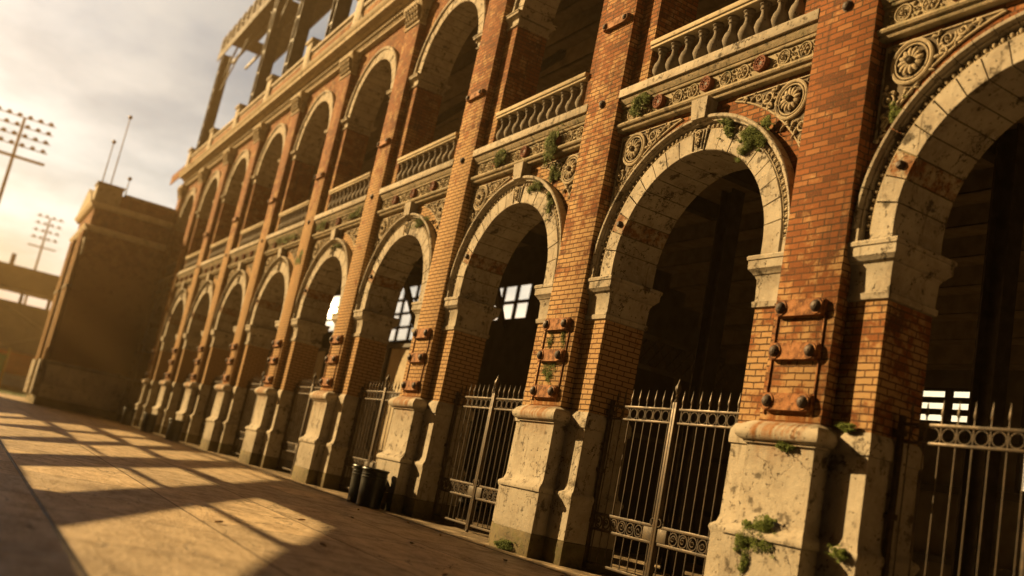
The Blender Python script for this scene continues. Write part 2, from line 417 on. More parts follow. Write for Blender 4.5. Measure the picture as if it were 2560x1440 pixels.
# carved capital
b = MB()
b.rects([ring(11.95, .46, -.012), ring(11.97, .485, -.035), ring(12.02, .485, -.035), ring(12.04, .462, -.014), ring(12.30, .475, -.03), ring(12.44, .52, -.08), ring(12.5, .57, -.13), ring(12.52, .58, -.14), ring(12.64, .585, -.145)], 'carved')
rnd = random.Random(3)
for zz, yy, nn in ((12.12, -.05, 6), (12.26, -.075, 5), (12.40, -.12, 6)):
    for i in range(nn):
        x = -.42 + .84 * (i + .5) / nn
        b.ball((x, yy, zz), (.058, .045, .085), 'carved', 7, 5, Matrix.Rotation(rnd.uniform(-.3, .3), 4, 'Y'))
        b.ball((x, yy - .045, zz + .06), (.038, .03, .03), 'carved', 6, 4)
for zz in (12.14, 12.28, 12.41):
    for yy in (.02, .1):
        for sx in (-1, 1): b.ball((sx * .48, yy, zz), (.04, .04, .075), 'carved', 6, 4)
b.build('capital', pier)
for i in PIERS:
    if i == 0: continue
    copy_tree(pier, stadium, (-S * i, 0, 0))

# ------------------------------------------------------------------ bay: walls with arched openings
def arch_wall(b, xw, z0, z1, cz, R, y0, y1, mat, n=40):
    """rectangle |x|<xw, z0..z1 with a round headed hole (radius R, centre cz, open to z0)"""
    inn, outp = [], []
    pts = [(R, z0)] + [(R * math.cos(PI * i / n), cz + R * math.sin(PI * i / n)) for i in range(n + 1)] + [(-R, z0)]
    for x, z in pts:
        dz = z - cz
        if z <= cz: outp.append((xw if x > 0 else -xw, z))
        else:
            t = min(xw / abs(x) if abs(x) > 1e-6 else 1e9, (z1 - cz) / dz)
            outp.append((x * t, cz + dz * t))
    inn = pts
    # make sure corners are present
    v = []; f = []; N_ = len(pts)
    for y in (y0, y1):
        for p in inn: v.append((p[0], y, p[1]))
        for p in outp: v.append((p[0], y, p[1]))
    o = 2 * N_
    for i in range(N_ - 1):
        f.append((i, i + 1, N_ + i + 1, N_ + i)); f.append((o + i, o + N_ + i, o + N_ + i + 1, o + i + 1))
        f.append((i, o + i, o + i + 1, i + 1)); f.append((N_ + i, N_ + i + 1, o + N_ + i + 1, o + N_ + i))
    b.faces(v, f, mat)
    for sx in (-1, 1):      # corner fillers (the fan skips the exact corners)
        c = [p for p in outp if p[0] * sx > 0]
        a = max((p for p in c if abs(abs(p[0]) - xw) < 1e-5), key=lambda p: p[1]); d = min((p for p in c if abs(p[1] - z1) < 1e-5), key=lambda p: -abs(p[0]))
        if abs(a[1] - z1) > 1e-4: b.poly_y([a, (sx * xw, z1), d], y0, y1, mat)

CZ, UZ = 4.40, 10.30
b = MB()
arch_wall(b, 2.048, 4.2, 6.70, CZ, 1.86, .2, .85, 'brick')
bay = b.build('lower_wall', stadium, (-2.5, 0, 0))
b = MB()
arch_wall(b, 2.048, 10.38, 12.72, UZ, 1.78, .2, .85, 'brick')
bay2 = b.build('upper_wall', stadium, (-2.5, 0, 0))
# ring of radial bricks above the hood mould
nb = 58
for i in range(nb):
    if i in (0, 29): b = MB()
    a0, a1 = math.radians(24 + 132 * (i + .07) / nb), math.radians(24 + 132 * (i + .93) / nb)
    if abs(math.degrees((a0 + a1) / 2) - 90) < 4.5: continue
    j = random.uniform(-.006, .006)
    b.arc([(2.04, .19 + j), (2.19, .19 + j), (2.19, .22), (2.04, .22)], CZ, a0, a1, 1, 'brick')
    if i in (28, 57): b.build('brick_arch', bay)

def spiral(b, cx, cz, r0, turns, a0, y, rad, mat, sgn=1):
    pts, rr = [], []
    n = int(18 * turns)
    for i in range(n + 1):
        t = i / n; a = a0 + sgn * 2 * PI * turns * t; r = r0 * (1 - t * .86)
        pts.append((cx + r * math.cos(a), y - .012 * t, cz + r * math.sin(a))); rr.append(rad * (1 - .45 * t))
    b.tube(pts, rr, mat, 6)
    b.ball((cx, y - .02, cz), (r0 * .22, .03, r0 * .22), mat, 7, 5)
def leaf(b, x, z, ang, L, w, y, mat):
    R = Matrix.Rotation(-ang, 4, 'Y')
    b.ball((x + math.cos(ang) * L / 2, y, z + math.sin(ang) * L / 2), (L / 2, .024, w), mat, 7, 5, R @ Matrix.Rotation(PI / 2, 4, 'Y') @ Matrix.Diagonal((1, 1, 1, 1)) if False else R)
def flower(b, x, y, z, R, n, mat, core):
    for k in range(n):
        a = 2 * PI * k / n + .13
        leaf(b, x + math.cos(a) * R * .22, z + math.sin(a) * R * .22, a, R * .74, R * .17, y - .018, mat)
        leaf(b, x + math.cos(a + PI / n) * R * .3, z + math.sin(a + PI / n) * R * .3, a + PI / n, R * .62, R * .09, y, mat)
    b.ball((x, y - .03, z), (R * .27, .04, R * .27), core, 10, 6)
    for k in range(9):
        a = 2 * PI * k / 9; b.ball((x + math.cos(a) * R * .17, y - .06, z + math.sin(a) * R * .17), (R * .07, .02, R * .07), core, 6, 4)
def spandrel(sx):
    b = MB()
    # darker sunken ground of the panel and its raised border
    arcp = [(2.25 * math.cos(a) * sx, CZ + 2.25 * math.sin(a)) for a in [math.radians(d) for d in range(28, 77, 4)]]
    top, side = 6.60, 1.99
    outl = [(side * sx, arcp[0][1])] + arcp + [(.56 * sx, top), (side * sx, top)]
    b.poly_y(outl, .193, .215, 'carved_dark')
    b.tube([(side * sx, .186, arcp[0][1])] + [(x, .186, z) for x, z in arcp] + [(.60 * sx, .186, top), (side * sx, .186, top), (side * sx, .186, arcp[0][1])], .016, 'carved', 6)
    mx, mz = 1.62 * sx, 6.33
    b.torus((mx, .175, mz), .252, .026, 'carved', 36, 8); b.torus((mx, .168, mz), .205, .014, 'carved', 32, 6)
    flower(b, mx, .165, mz, .175, 12, 'carved', 'carved_dark')
    for cx, cz, r0, a0, sg in ((1.20, 6.47, .105, 2.6, 1), (1.02, 6.52, .06, .3, -1), (1.86, 5.93, .10, 1.4, -1), (1.90, 5.74, .065, 2.0, 1), (1.24, 6.34, .05, 4.2, -1)):
        spiral(b, cx * sx, cz, r0, 1.6, a0 if sx > 0 else PI - a0, .182, .019, 'carved', sg * sx)
    rn = random.Random(11)
    for x, z in ((1.32, 6.54), (1.10, 6.41), (.92, 6.55), (.80, 6.565), (1.36, 6.30), (1.40, 6.17), (1.56, 6.0), (1.68, 5.96), (1.75, 5.83), (1.93, 6.05), (1.95, 6.53), (1.90, 6.57), (1.93, 5.60), (1.95, 5.5), (1.80, 6.03), (1.30, 6.42)):
        for q in range(3):
            leaf(b, x * sx, z, rn.uniform(0, 2 * PI), rn.uniform(.06, .11), rn.uniform(.014, .024), .178, 'carved')
    return b.build('spandrel_panel', bay)
spandrel(1); spandrel(-1)

# voussoir arch
def voussoirs(cz, R0, R1, n, y0, y1, base_z, rust=None, gap=.008):
    b = MB()
    for i in range(n):
        if n % 2 and i == n // 2 and rust is not None: continue      # keystone is its own part
        a0, a1 = PI * i / n, PI * (i + 1) / n
        g_ = gap / R0
        jy = random.uniform(-.005, .005)
        mat = 'stone_rust' if rust is not None and i in rust else 'stone'
        st = cz - base_z
        e0 = a0 + g_ if i else 0; e1 = a1 - g_ if i < n - 1 else PI
        m_ = 4; rings = []
        pr_ = [(R0, y0 + jy + .012), (R0 + .012, y0 + jy), (R1 - .008, y0 + jy), (R1, y0 + jy + .008), (R1, y1), (R0, y1)]
        if i == 0: rings.append([(r * 1, y, base_z) for r, y in pr_])
        for k in range(m_ + 1):
            a = e0 + (e1 - e0) * k / m_
            rings.append([(r * math.cos(a), y, cz + r * math.sin(a)) for r, y in pr_])
        if i == n - 1: rings.append([(-r, y, base_z) for r, y in pr_])
        b.loft(rings, mat)
    b.arc([(R0 + .02, y0 + .03), (R1, y0 + .03), (R1, y1 - .03), (R0 + .02, y1 - .03)], cz, 0, PI, 48, 'base')   # dark joint backing
    return b
b = voussoirs(CZ, 1.54, 1.84, 19, .12, .92, 4.25, rust=(16,))
arch = b.build('arch_ring', stadium, (-2.5, 0, 0))
b = MB()
T = Matrix.Translation((1.69 * math.cos(PI * 16.5 / 19), .115, CZ + 1.69 * math.sin(PI * 16.5 / 19))) @ Matrix.Rotation(PI / 2, 4, 'X')
b.lathe([(.05, 0), (.048, .025), (.03, .045), (.001, .05)], 'bolt', 12, T)
b.build('ring_bolt', arch)
b = MB()   # keystone with a carved scroll, and the block that ties it to the frieze
hk = math.tan(PI / 38)
def kst(r, y, w=1.0): return [(-r * hk * w * 1.05, y, CZ + r), (r * hk * w * 1.05, y, CZ + r)]
k0, k1 = 1.535, 1.85
b.loft([[(-k0 * hk, .105, CZ + k0), (k0 * hk, .105, CZ + k0), (k0 * hk, .92, CZ + k0), (-k0 * hk, .92, CZ + k0)],
        [(-k1 * hk * 1.1, .095, CZ + k1), (k1 * hk * 1.1, .095, CZ + k1), (k1 * hk * 1.1, .92, CZ + k1), (-k1 * hk * 1.1, .92, CZ + k1)]], 'stone')
for x in (-.10, .10): b.tube([(x * .93, .098, CZ + 1.56), (x * 1.12, .09, CZ + 1.84)], .013, 'stone', 6)
spiral(b, .0, CZ + 1.78, .068, 1.7, .4, .09, .02, 'carved'); spiral(b, 0, CZ + 1.63, .045, 1.4, 3.4, .098, .015, 'carved', -1)
for q in range(8): leaf(b, 0, CZ + 1.70, q * PI / 4 + .2, .07, .018, .092, 'carved')
b.build('keystone', arch)
b = MB()
b.loft([[(-.14, .02, 6.40), (.14, .02, 6.40), (.14, .24, 6.40), (-.14, .24, 6.40)], [(-.17, -.0, 6.705), (.17, -.0, 6.705), (.17, .24, 6.705), (-.17, .24, 6.705)]], 'stone')
b.build('keystone_block', arch)
b = MB(); nb = 62
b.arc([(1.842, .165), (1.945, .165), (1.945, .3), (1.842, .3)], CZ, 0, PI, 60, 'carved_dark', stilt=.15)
b.arc([(1.842, .135), (1.858, .135), (1.858, .17), (1.842, .17)], CZ, 0, PI, 60, 'carved', stilt=.15)
for i in range(nb):
    a = PI * (i + .5) / nb
    if abs(a - PI / 2) < .075: continue
    R = Matrix.Rotation(-a, 4, 'Y')
    b.ball((1.897 * math.cos(a), .15, CZ + 1.897 * math.sin(a)), (.034, .03, .028), 'carved', 7, 5, R)
    b.box(-.03, .03, -.012, .012, -.006, .006, 'carved', 0, Matrix.Translation((1.897 * math.cos(a + PI / nb / 2), .155, CZ + 1.897 * math.sin(a + PI / nb / 2))) @ R)
b.build('egg_band', arch)
b = MB(); nh = 27
for i in range(nh):
    a0, a1 = PI * i / nh + .002, PI * (i + 1) / nh - .002
    b.arc([(1.945, .30), (1.945, .125), (1.955, .10), (1.975, .095), (1.985, .07), (2.0, .05), (2.03, .045), (2.046, .06), (2.046, .30)], CZ, a0 if i else 0, a1 if i < nh - 1 else PI, 3, 'stone')
for sx in (-1, 1):
    b.poly_y([(sx * 1.945, 4.25), (sx * 2.046, 4.25), (sx * 2.046, CZ), (sx * 1.945, CZ)], .06, .30, 'stone')
b.build('hood_mould', arch)

# upper arch
b = voussoirs(UZ, 1.5, 1.78, 21, .13, .9, 10.3)
up = b.build('upper_arch', stadium, (-2.5, 0, 0))
b = MB()
b.arc([(1.78, .26), (1.78, .11), (1.80, .085), (1.85, .08), (1.875, .10), (1.88, .26)], UZ, math.radians(2), math.radians(178), 50, 'stone')
b.build('hood_mould', up)

# frieze and ledge
b = MB(); x0 = 2.052
b.profx([(.24, 6.68), (.10, 6.68), (.085, 6.70), (.085, 6.725), (.05, 6.735), (.035, 6.76), (.045, 6.79), (.075, 6.80), (.075, 6.815), (.13, 6.825), (.13, 7.075), (.24, 7.08)], -x0, x0, 'mossy')
b.profx([(.24, 7.08), (.10, 7.08), (.09, 7.095), (.09, 7.12), (.075, 7.125), (.06, 7.15), (.035, 7.19), (.03, 7.205), (.03, 7.225), (.24, 7.225)], -x0, x0, 'mossy')
fr = b.build('frieze', stadium, (-2.5, 0, 0))
b = MB()
b.box(-x0 + .001, x0 - .001, -.012, .95, 7.228, 7.372, 'stone', .008)
b.build('ledge', fr)
ROS = (-1.78, -1.42, -.68, -.34, .34, .68, 1.42, 1.78)
def rosette(x, kind):
    b = MB(); z = 6.95
    b.torus((x, .122, z), .105, .013, 'mossy', 22, 6); b.torus((x, .125, z), .082, .007, 'mossy', 20, 5)
    if kind % 2:
        for k in range(6):
            a = k * PI / 3; leaf(b, x + .02 * math.cos(a), z + .02 * math.sin(a), a, .062, .02, .118, 'carved')
        b.ball((x, .11, z), (.02, .02, .02), 'carved', 7, 5)
    else:
        for k in range(4): spiral(b, x + .034 * math.cos(k * PI / 2 + .5), z + .034 * math.sin(k * PI / 2 + .5), .03, 1.2, k * 1.3, .122, .008, 'carved')
        b.ball((x, .112, z), (.016, .02, .016), 'carved', 7, 5)
    for sx in (-1, 1):
        leaf(b, x + sx * .12, z + .05, sx * .8 + (0 if sx > 0 else PI), .07, .014, .126, 'mossy'); leaf(b, x + sx * .12, z - .05, -sx * .8 + (0 if sx > 0 else PI), .07, .014, .126, 'mossy')
        spiral(b, x + sx * .155, z, .03, 1.2, 0, .126, .009, 'mossy', sx)
    return b.build('rosette', fr)
for q, x in enumerate(ROS): rosette(x, q)
def disc(x):
    b = MB(); T = Matrix.Translation((x, .13, 6.95)) @ Matrix.Rotation(PI / 2, 4, 'X')
    b.lathe([(.115, 0), (.115, .075), (.11, .088), (.095, .092), (.088, .085), (.055, .083), (.05, .075), (.03, .076), (.025, .06), (.001, .06)], 'disc', 26, T)
    for k in range(10):
        a = k * PI / 5; b.ball((x + .07 * math.cos(a), .043, 6.95 + .07 * math.sin(a)), (.012, .008, .012), 'disc', 6, 4)
    b.lathe([(.03, .062), (.028, .07), (.001, .071)], 'bolt', 10, T)
    return b.build('iron_disc', fr)
for x in (-1.06, 0.0, 1.06): disc(x)

# balustrade
b = MB()
b.box(-1.60, 1.60, .115, .345, 8.0, 8.045, 'rail', .008); b.box(-1.60, 1.60, .09, .37, 8.047, 8.13, 'rail', .014)
for i in range(7): pass
ba = b.build('balustrade', stadium, (-2.5, 0, 0))
b = MB()
b.box(-1.60, 1.60, .14, .33, 7.374, 7.43, 'baluster', .006)
b.build('balustrade_foot', ba)
nB = 11
prof = [(r_ * 1.2 if r_ < .095 else r_, z_) for r_, z_ in [(.055, 7.43), (.072, 7.435), (.072, 7.47), (.05, 7.475), (.045, 7.49), (.058, 7.50), (.058, 7.51), (.045, 7.52), (.07, 7.545), (.10, 7.58), (.114, 7.625), (.105, 7.67), (.076, 7.72), (.05, 7.77), (.038, 7.83), (.037, 7.88), (.042, 7.89), (.055, 7.90), (.055, 7.915), (.044, 7.92), (.05, 7.945), (.062, 7.955), (.07, 7.965), (.07, 8.0), (.05, 8.001)]]
for i in range(10):
    b = MB(); b.lathe(prof, 'baluster', 14, Matrix.Translation((-1.42 + 2.84 * i / 9, .235, 0)))
    b.build('baluster', ba)
for k in BAYS:
    if k == 1: continue
    x = 2.5 - S * k
    for part in (bay, bay2, arch, up, fr, ba): copy_tree(part, stadium, (x, 0, 0))

# entablature, parapet, roof canopy
X0, X1 = -45.0, 7.6
b = MB()
b.profx([(.24, 12.62), (.06, 12.63), (.055, 12.68), (.03, 12.70), (.03, 12.73), (.06, 12.74), (.06, 12.90), (-.06, 12.92), (-.10, 12.97), (-.12, 13.0), (-.30, 13.02), (-.31, 13.13), (-.33, 13.15), (-.37, 13.22), (-.38, 13.28), (-.36, 13.30), (.3, 13.36), (.3, 12.62)], X0, X1, 'carved')
co = b.build('cornice', stadium)
n = int((X1 - X0) / .17); rest = MB()
for i in range(n):
    near = 82 <= i < 182      # the hundred that show largest
    b = MB() if near else rest
    b.box(X0 + .17 * i, X0 + .17 * i + .095, -.035, .062, 12.765, 12.895, 'carved')
    if near: b.build('dentil', co)
struct(rest.build('dentils', co), 'stuff')
b = MB(); b.box(X0, X1, -.02, .45, 13.355, 14.18, 'stone')
for i in PIERS:
    xa = -S * i - S + .42; b.box(xa, xa + S - .84, -.04, .0, 13.48, 14.05, 'brick', .004)
pa = b.build('parapet', stadium)
b = MB(); b.box(X0, X1, -.09, .5, 14.182, 14.30, 'stone', .01); b.build('coping', pa)
for i in PIERS:
    b = MB(); x = -S * i
    b.box(x - .32, x + .32, -.12, .52, 13.36, 14.62, 'stone', .012); b.box(x - .38, x + .38, -.18, .58, 14.622, 14.76, 'stone', .02)
    for sx in (-1, 1): spiral(b, x + sx * .40, 13.75, .15, 1.5, PI / 2, -.06, .05, 'stone', sx)
    b.build('parapet_post', pa)
COLX = (-43.2, -32.85, -28.0, -23.0, -18.0)
for x in COLX:
    b = MB()
    for dx in (-.24, .24): b.box(x + dx - .02, x + dx + .02, -.12, .38, 14.31, 19.7, 'steel')
    b.box(x - .219, x + .219, .11, .15, 14.31, 19.7, 'steel')
    for z in range(15, 20): b.box(x - .218, x + .218, -.10, .108, z - .3, z - .22, 'steel')
    b.build('canopy_column', stadium)
b = MB()
rn = random.Random(5)
for i in range(15):
    xa = -41.5 + i * 1.62
    for j, (ya, yb) in enumerate(((-.15, .55), (.56, 1.3), (1.31, 2.05))):
        if (i, j) in ((1, 1), (6, 2), (8, 0), (10, 1)): yb -= .45
        b.box(xa, xa + 1.6 - (.3 if (i, j) in ((4, 1), (7, 2), (9, 1)) else 0), ya, yb, 19.78 + .02 * j, 19.84 + .02 * j, 'canopy')
b.box(-44.0, -17.0, -.20, -.152, 19.55, 19.98, 'canopy'); b.box(-41.5, -17.0, 2.06, 2.14, 19.55, 19.9, 'steel')
for y in (.55, 1.3): b.box(-43.8, -17, y - .05, y + .05, 19.62, 19.76, 'steel')
ca = b.build('canopy_roof', stadium)
b = MB()
for i in range(27):
    x = -43.5 + i * 1.0
    b.box(x - .3, x + .3, -.22, -.14, 19.981, 20.16, 'canopy')
    b.ball((x, -.178, 20.48), (.26, .09, .38), 'canopy', 8, 6); b.ball((x - .24, -.178, 20.32), (.13, .06, .18), 'canopy', 7, 5)
    b.ball((x + .20, -.178, 20.72), (.12, .06, .16), 'canopy', 7, 5); b.ball((x + .26, -.178, 20.30), (.12, .06, .16), 'canopy', 7, 5)
b.build('roof_crest', ca)
b = MB()
for x, d in ((-43.2, 1), (-32.85, 1), (-32.85, -1), (-28, 1), (-28, -1)):
    b.tube([(x + d * .2, .15, 17.9), (x + d * 1.0, .15, 18.9), (x + d * 2.2, .15, 19.6)], .05, 'steel', 6)
b.tube([(-43.2, .15, 17.4), (-38, .15, 19.6)], .04, 'steel', 6); b.tube([(-42.3, .15, 19.5), (-41.6, .15, 18.1)], .04, 'steel', 6)
b.build('knee_brace', ca)

# ------------------------------------------------------------------ inside of the stadium
b = MB()
def wall_with_holes(b, x0, x1, z0, z1, y0, y1, holes, mat):
    xs = sorted({x0, x1, *[h[0] for h in holes], *[h[1] for h in holes]}); zs = sorted({z0, z1, *[h[2] for h in holes], *[h[3] for h in holes]})
    for i in range(len(xs) - 1):
        j = 0
        while j < len(zs) - 1:
            cx = (xs[i] + xs[i + 1]) / 2
            def hole(jj): cz = (zs[jj] + zs[jj + 1]) / 2; return any(h[0] < cx < h[1] and h[2] < cz < h[3] for h in holes)
            if hole(j): j += 1; continue
            k = j
            while k < len(zs) - 1 and not hole(k): k += 1
            b.box(xs[i], xs[i + 1], y0, y1, zs[j], zs[k], mat); j = k
WIN = [(-23.0, -20.1, 6.35, 7.65), (-32.3, -28.4, 5.8, 8.3), (-41.15, -39.0, 6.5, 8.5), (-4.75, -3.1, 3.62, 4.30), (-2.45, -1.5, 2.5, 4.3)]
wall_with_holes(b, -45, 13, 0, 9.4, 8.0, 8.2, WIN, 'dark')
b.box(-44.99, -44.8, .92, 8.0, 0, 9.4, 'dark')
cw = b.build('concourse_wall', stadium)
def window(x0, x1, z0, z1, nx, nz, y=8.06):
    b = MB()
    for i in range(nx + 1):
        x = x0 + (x1 - x0) * i / nx; b.box(x - .06, x + .06, y - .05, y + .05, z0, z1, 'panel')
    for j in range(nz + 1):
        z = z0 + (z1 - z0) * j / nz; b.box(x0, x1, y - .045, y + .045, z - .05, z + .05, 'panel')
    b.build('window_bars', cw)
window(*WIN[0], 3, 2); window(*WIN[1], 3, 4); window(*WIN[2], 1, 3); window(*WIN[3], 2, 3); window(*WIN[4], 1, 2)
b = MB()   # pale plastered partition just inside the farther arches, it catches the low sun
b.box(-44.79, -13.5, 2.2, 2.36, 0, 3.85, 'plaster'); b.box(-44.79, -13.5, 2.12, 2.198, 2.5, 2.62, 'panel'); b.box(-44.79, -13.5, 2.12, 2.44, 3.852, 3.95, 'panel')
for i in range(13): b.box(-44.5 + 2.5 * i, -44.36 + 2.5 * i, 2.11, 2.197, 0, 3.85, 'panel')
b.build('inner_partition', stadium)
b = MB()   # panelled lower front of the concourse stands
for i in range(29):
    x = -45 + i * 2.0
    b.box(x, x + .14, 7.80, 7.998, 0, 4.6 if x < -24 or x > -10 else 3.3, 'panel', .004)
    for z in (.0, 1.1, 2.35, 3.2): b.box(x + .141, x + 1.999, 7.86, 7.997, z, z + .12, 'panel')
b.build('stall_front', stadium)
b = MB()
b.box(-45, 13, .92, 4.0, 7.0, 7.22, 'ceiling'); b.box(-45, 13, 4.001, 8.0, 9.4, 9.6, 'ceiling')
for i in range(30): b.box(-44.6 + 2 * i, -44.4 + 2 * i, .93, 3.99, 6.7, 6.998, 'steel')
b.build('upper_floor', stadium)
b = MB()
wall_with_holes(b, -45, 13, 7.22, 13.6, 4.0, 4.15, [(-44.3, -43.3, 11.6, 13.5)], 'dark')
b.box(-45, 13, .46, 4.15, 13.6, 13.75, 'ceiling')
b.build('inner_wall', stadium)
b = MB(); b.box(-43.86, -43.74, 4.02, 4.1, 11.6, 13.5, 'panel'); b.box(-44.3, -43.3, 4.03, 4.09, 12.45, 12.6, 'panel'); b.build('window_bars', stadium)
b = MB()   # stepped underside of the seating, lower and upper tier
for k in range(8):
    y, z = 4.0 + .5 * k, 6.95 - .33 * k
    b.box(-9.5, 13, y, y + .56, z, z + .10, 'ceiling'); b.box(-9.5, 13, y + .501, y + .56, z - .33, z, 'ceiling')
for k in range(7):
    y, z = 1.3 + .4 * k, 12.9 - .45 * k
    b.box(-40, 13, y, y + .46, z, z + .1, 'ceiling'); b.box(-40, 13, y + .401, y + .46, z - .45, z, 'ceiling')
b.build('seating_underside', stadium)
for x in (4.2, -.1, -5.6, -9.4, -15.4, -18.2, -24.0, -29.5, -34.0, -39.5):
    b = MB()
    for dx in (-.14, .14): b.box(x + dx - .015, x + dx + .015, 3.4, 3.7, 0, 7.0, 'steel')
    b.box(x - .124, x + .124, 3.54, 3.56, 0, 7.0, 'steel')
    b.build('steel_column', stadium)
for i in range(10):
    x = 2.5 - 5 * i
    b = MB()
    b.tube([(x - .4, 3.3, 4.6), (x + 1.5, 1.1, 6.9)], .09, 'steel', 4); b.build('diagonal_beam', stadium); b = MB(); b.tube([(x + .6, 1.0, 9.4), (x + .6, 3.9, 12.6)], .11, 'steel', 4)
    b.build('diagonal_beam', stadium)
b = MB()   # cross wall with a lattice band on top
b.box(-10.1, -9.9, 3.8, 7.8, 0, 4.05, 'panel')
for y in (3.8, 5.1, 6.4, 7.7): b.box(-9.899, -9.84, y, y + .12, 0, 4.2, 'dark')
for z in (2.5, 4.05, 4.75): b.box(-9.9, -9.845, 3.8, 7.8, z, z + .1, 'dark')
for i in range(16):
    y = 3.6 + .27 * i
    for sg in (-1, 1): b.tube([(-9.92, y, 4.1 if sg > 0 else 4.75), (-9.92, y + .5, 4.75 if sg > 0 else 4.1)], .018, 'iron', 4)
b.build('lattice_partition', stadium)

# ------------------------------------------------------------------ iron gates
def gate_leaf(sx, parent):
    """leaf from the pier (|x| = 1.47) to the middle (|x| = .03), gate plane y = .5"""
    b = MB(); y = .5
    def bx(xa, xb, ya, yb, za, zb, mat='iron', bev=.004):
        x0, x1 = sorted((sx * xa, sx * xb)); b.box(x0, x1, y + ya, y + yb, za, zb, mat, bev)
    bx(.03, 1.42, -.018, .018, 2.350, 2.382); bx(.03, 1.42, -.017, .017, 2.168, 2.196)
    bx(.03, 1.42, -.022, .022, .79, .83); bx(.03, 1.42, -.022, .022, .575, .612); bx(.03, 1.42, -.02, .02, .105, .14)
    bx(1.421, 1.475, -.028, .028, .03, 2.45); bx(.004, .045, -.045, -.0225, .04, 2.46) ; bx(.012, .045, -.0222, .03, .04, 2.46)
    for z in (2.27, 1.42, .70): bx(1.40, 1.52, -.04, .04, z - .03, z + .03)
    lf = b.build('gate_leaf', parent)
    b = MB()
    for i in range(7): b.torus((sx * (.15 + .175 * i + .055), y, 2.272), .072, .0062, 'iron', 22, 6)
    b.build('ring_band', lf)
    b = MB()
    for i in range(6):
        x = sx * (.36 + .185 * i)
        b.torus((x, y, .70), .08, .011, 'iron', 20, 6)
        spiral(b, x, .70, .052, 1.4, i, y, .011, 'iron', sx)
    b.build('scroll_band', lf)
    b = MB(); x0, x1 = sorted((sx * .05, sx * .24)); b.box(x0, x1, y - .03, y + .02, .615, .788, 'bronze', .006)
    b.build('lock_plate', lf)
    b = MB(); b.torus((sx * .06, y - .03, .86), .05, .009, 'iron', 18, 6); b.build('pull_ring', lf)
    for i in range(8):
        x = sx * (.118 + .175 * i)
        b = MB()
        b.tube([(x, y, .12), (x, y, 2.36)], .0085, 'iron', 6)
        T = Matrix.Translation((x, y, 0))
        b.lathe([(.006, 2.36), (.012, 2.395), (.006, 2.41), (.011, 2.43), (.007, 2.445), (.021, 2.475), (.015, 2.51), (.007, 2.57), (.001, 2.625)], 'iron', 6, T)
        b.build('bar', lf)
    return lf
def make_gate():
    g_ = thing('iron_gate', 'x', 'gate', (-2.5, 0, 0), 0, 'iron gates in the arches')
    gate_leaf(-1, g_); gate_leaf(1, g_)
    b = MB()
    T = Matrix.Translation((0, .48, 0))
    b.lathe([(.03, .0), (.03, .03), (.022, .05), (.022, .3), (.02, 2.45), (.03, 2.47), (.03, 2.49), (.012, 2.51), (.03, 2.545), (.012, 2.565), (.02, 2.58), (.044, 2.63), (.035, 2.68), (.014, 2.74), (.001, 2.79)], 'iron', 10, T)
    for k in range(6):
        a = k * PI / 3; b.ball((.03 * math.cos(a), .48 + .03 * math.sin(a), 2.65), (.016, .016, .045), 'iron', 6, 4)
    b.build('meeting_post', g_)
    return g_
G1 = make_gate()
GL = {0: 'iron gate right of the pier with the largest rusty plates, only partly in view',
      1: 'iron gate in the widest complete arch, left of the pier with the largest rusty plates',
      2: 'iron gate in the arch between the two black bins and the second rusty plated pier',
      3: 'iron gate standing directly behind the two black bins',
      4: 'iron gate in the sunlit arch with bright light shining through above it',
      5: 'hazy iron gate one arch beyond the bright light',
      6: 'hazy iron gate two arches beyond the arch with the bright light',
      7: 'dim iron gate three arches beyond the arch with the bright light',
      8: 'dim iron gate in the last but one arch before the projecting wing',
      9: 'dimmest iron gate in the last arch against the projecting wing'}
for k in BAYS:
    if k == 1: G1['label'] = GL[1]; continue
    c = copy_tree(G1, None, (2.5 - S * k, 0, 0)); c['label'] = GL[k]

# ------------------------------------------------------------------ moss clumps (each a thing)
def moss(x, y, z, w, h, n, label, lobes=4, seed=0, thick=.05, drop=.5):
    lobes = lobes * 2 + 1
    rn = random.Random(seed * 17 + 5); b = MB()
    L = [(rn.uniform(-.5, .5) * w * .75, rn.uniform(-.5, .5) * h * .75, rn.uniform(.14, .36)) for _ in range(lobes)]
    L += [(lx + rn.uniform(-.1, .1) * w, lz - rn.uniform(.15, .4) * h, rn.uniform(.06, .12)) for lx, lz, lr in L[:lobes // 2]]
    L += [(rn.uniform(-.6, .6) * w, rn.uniform(-.6, .6) * h, rn.uniform(.03, .07)) for _ in range(lobes)]
    k = b.mi('moss')
    for i in range(int(n * 1.5)):
        lx, lz, lr = rn.choices(L, [q[2] ** 1.5 for q in L])[0]
        a = rn.uniform(0, 2 * PI); r = math.sqrt(rn.random()) * lr
        px = x + lx + r * math.cos(a) * w * .75; pz = z + lz + r * math.sin(a) * h * .75
        py = y - thick * (1 - (r / lr) ** 2) * rn.uniform(.1, 1.2)
        s = rn.uniform(.006, .015)
        d = Vector((rn.uniform(-1, 1), rn.uniform(-.7, .1), rn.uniform(-1.2, .5))).normalized()
        e = d.cross(Vector((rn.uniform(-.8, .1), -1, rn.uniform(-.4, .4)))).normalized()
        p = Vector((px, py, pz))
        vs = [b.bm.verts.new(p - e * s * .35), b.bm.verts.new(p + d * s * 1.0 - e * s * .1), b.bm.verts.new(p + d * s * 2.0), b.bm.verts.new(p + e * s * .45 + d * s * .7)]
        f = b.bm.faces.new(vs); f.material_index = k
    for lx, lz, lr in L:
        for q in range(5):
            a = rn.uniform(0, 2 * PI); r = math.sqrt(rn.random()) * lr * .7; s = rn.uniform(.3, .6) * min(w, h) * lr
            b.ball((x + lx + r * math.cos(a) * w * .75, y + .012, z + lz + r * math.sin(a) * h * .75), (s, thick * .16, s), 'moss', 9, 6)
    o = b.build('moss_clump', None, angle=180)
    return tag(o, label, 'moss', 'moss clumps on the stonework')
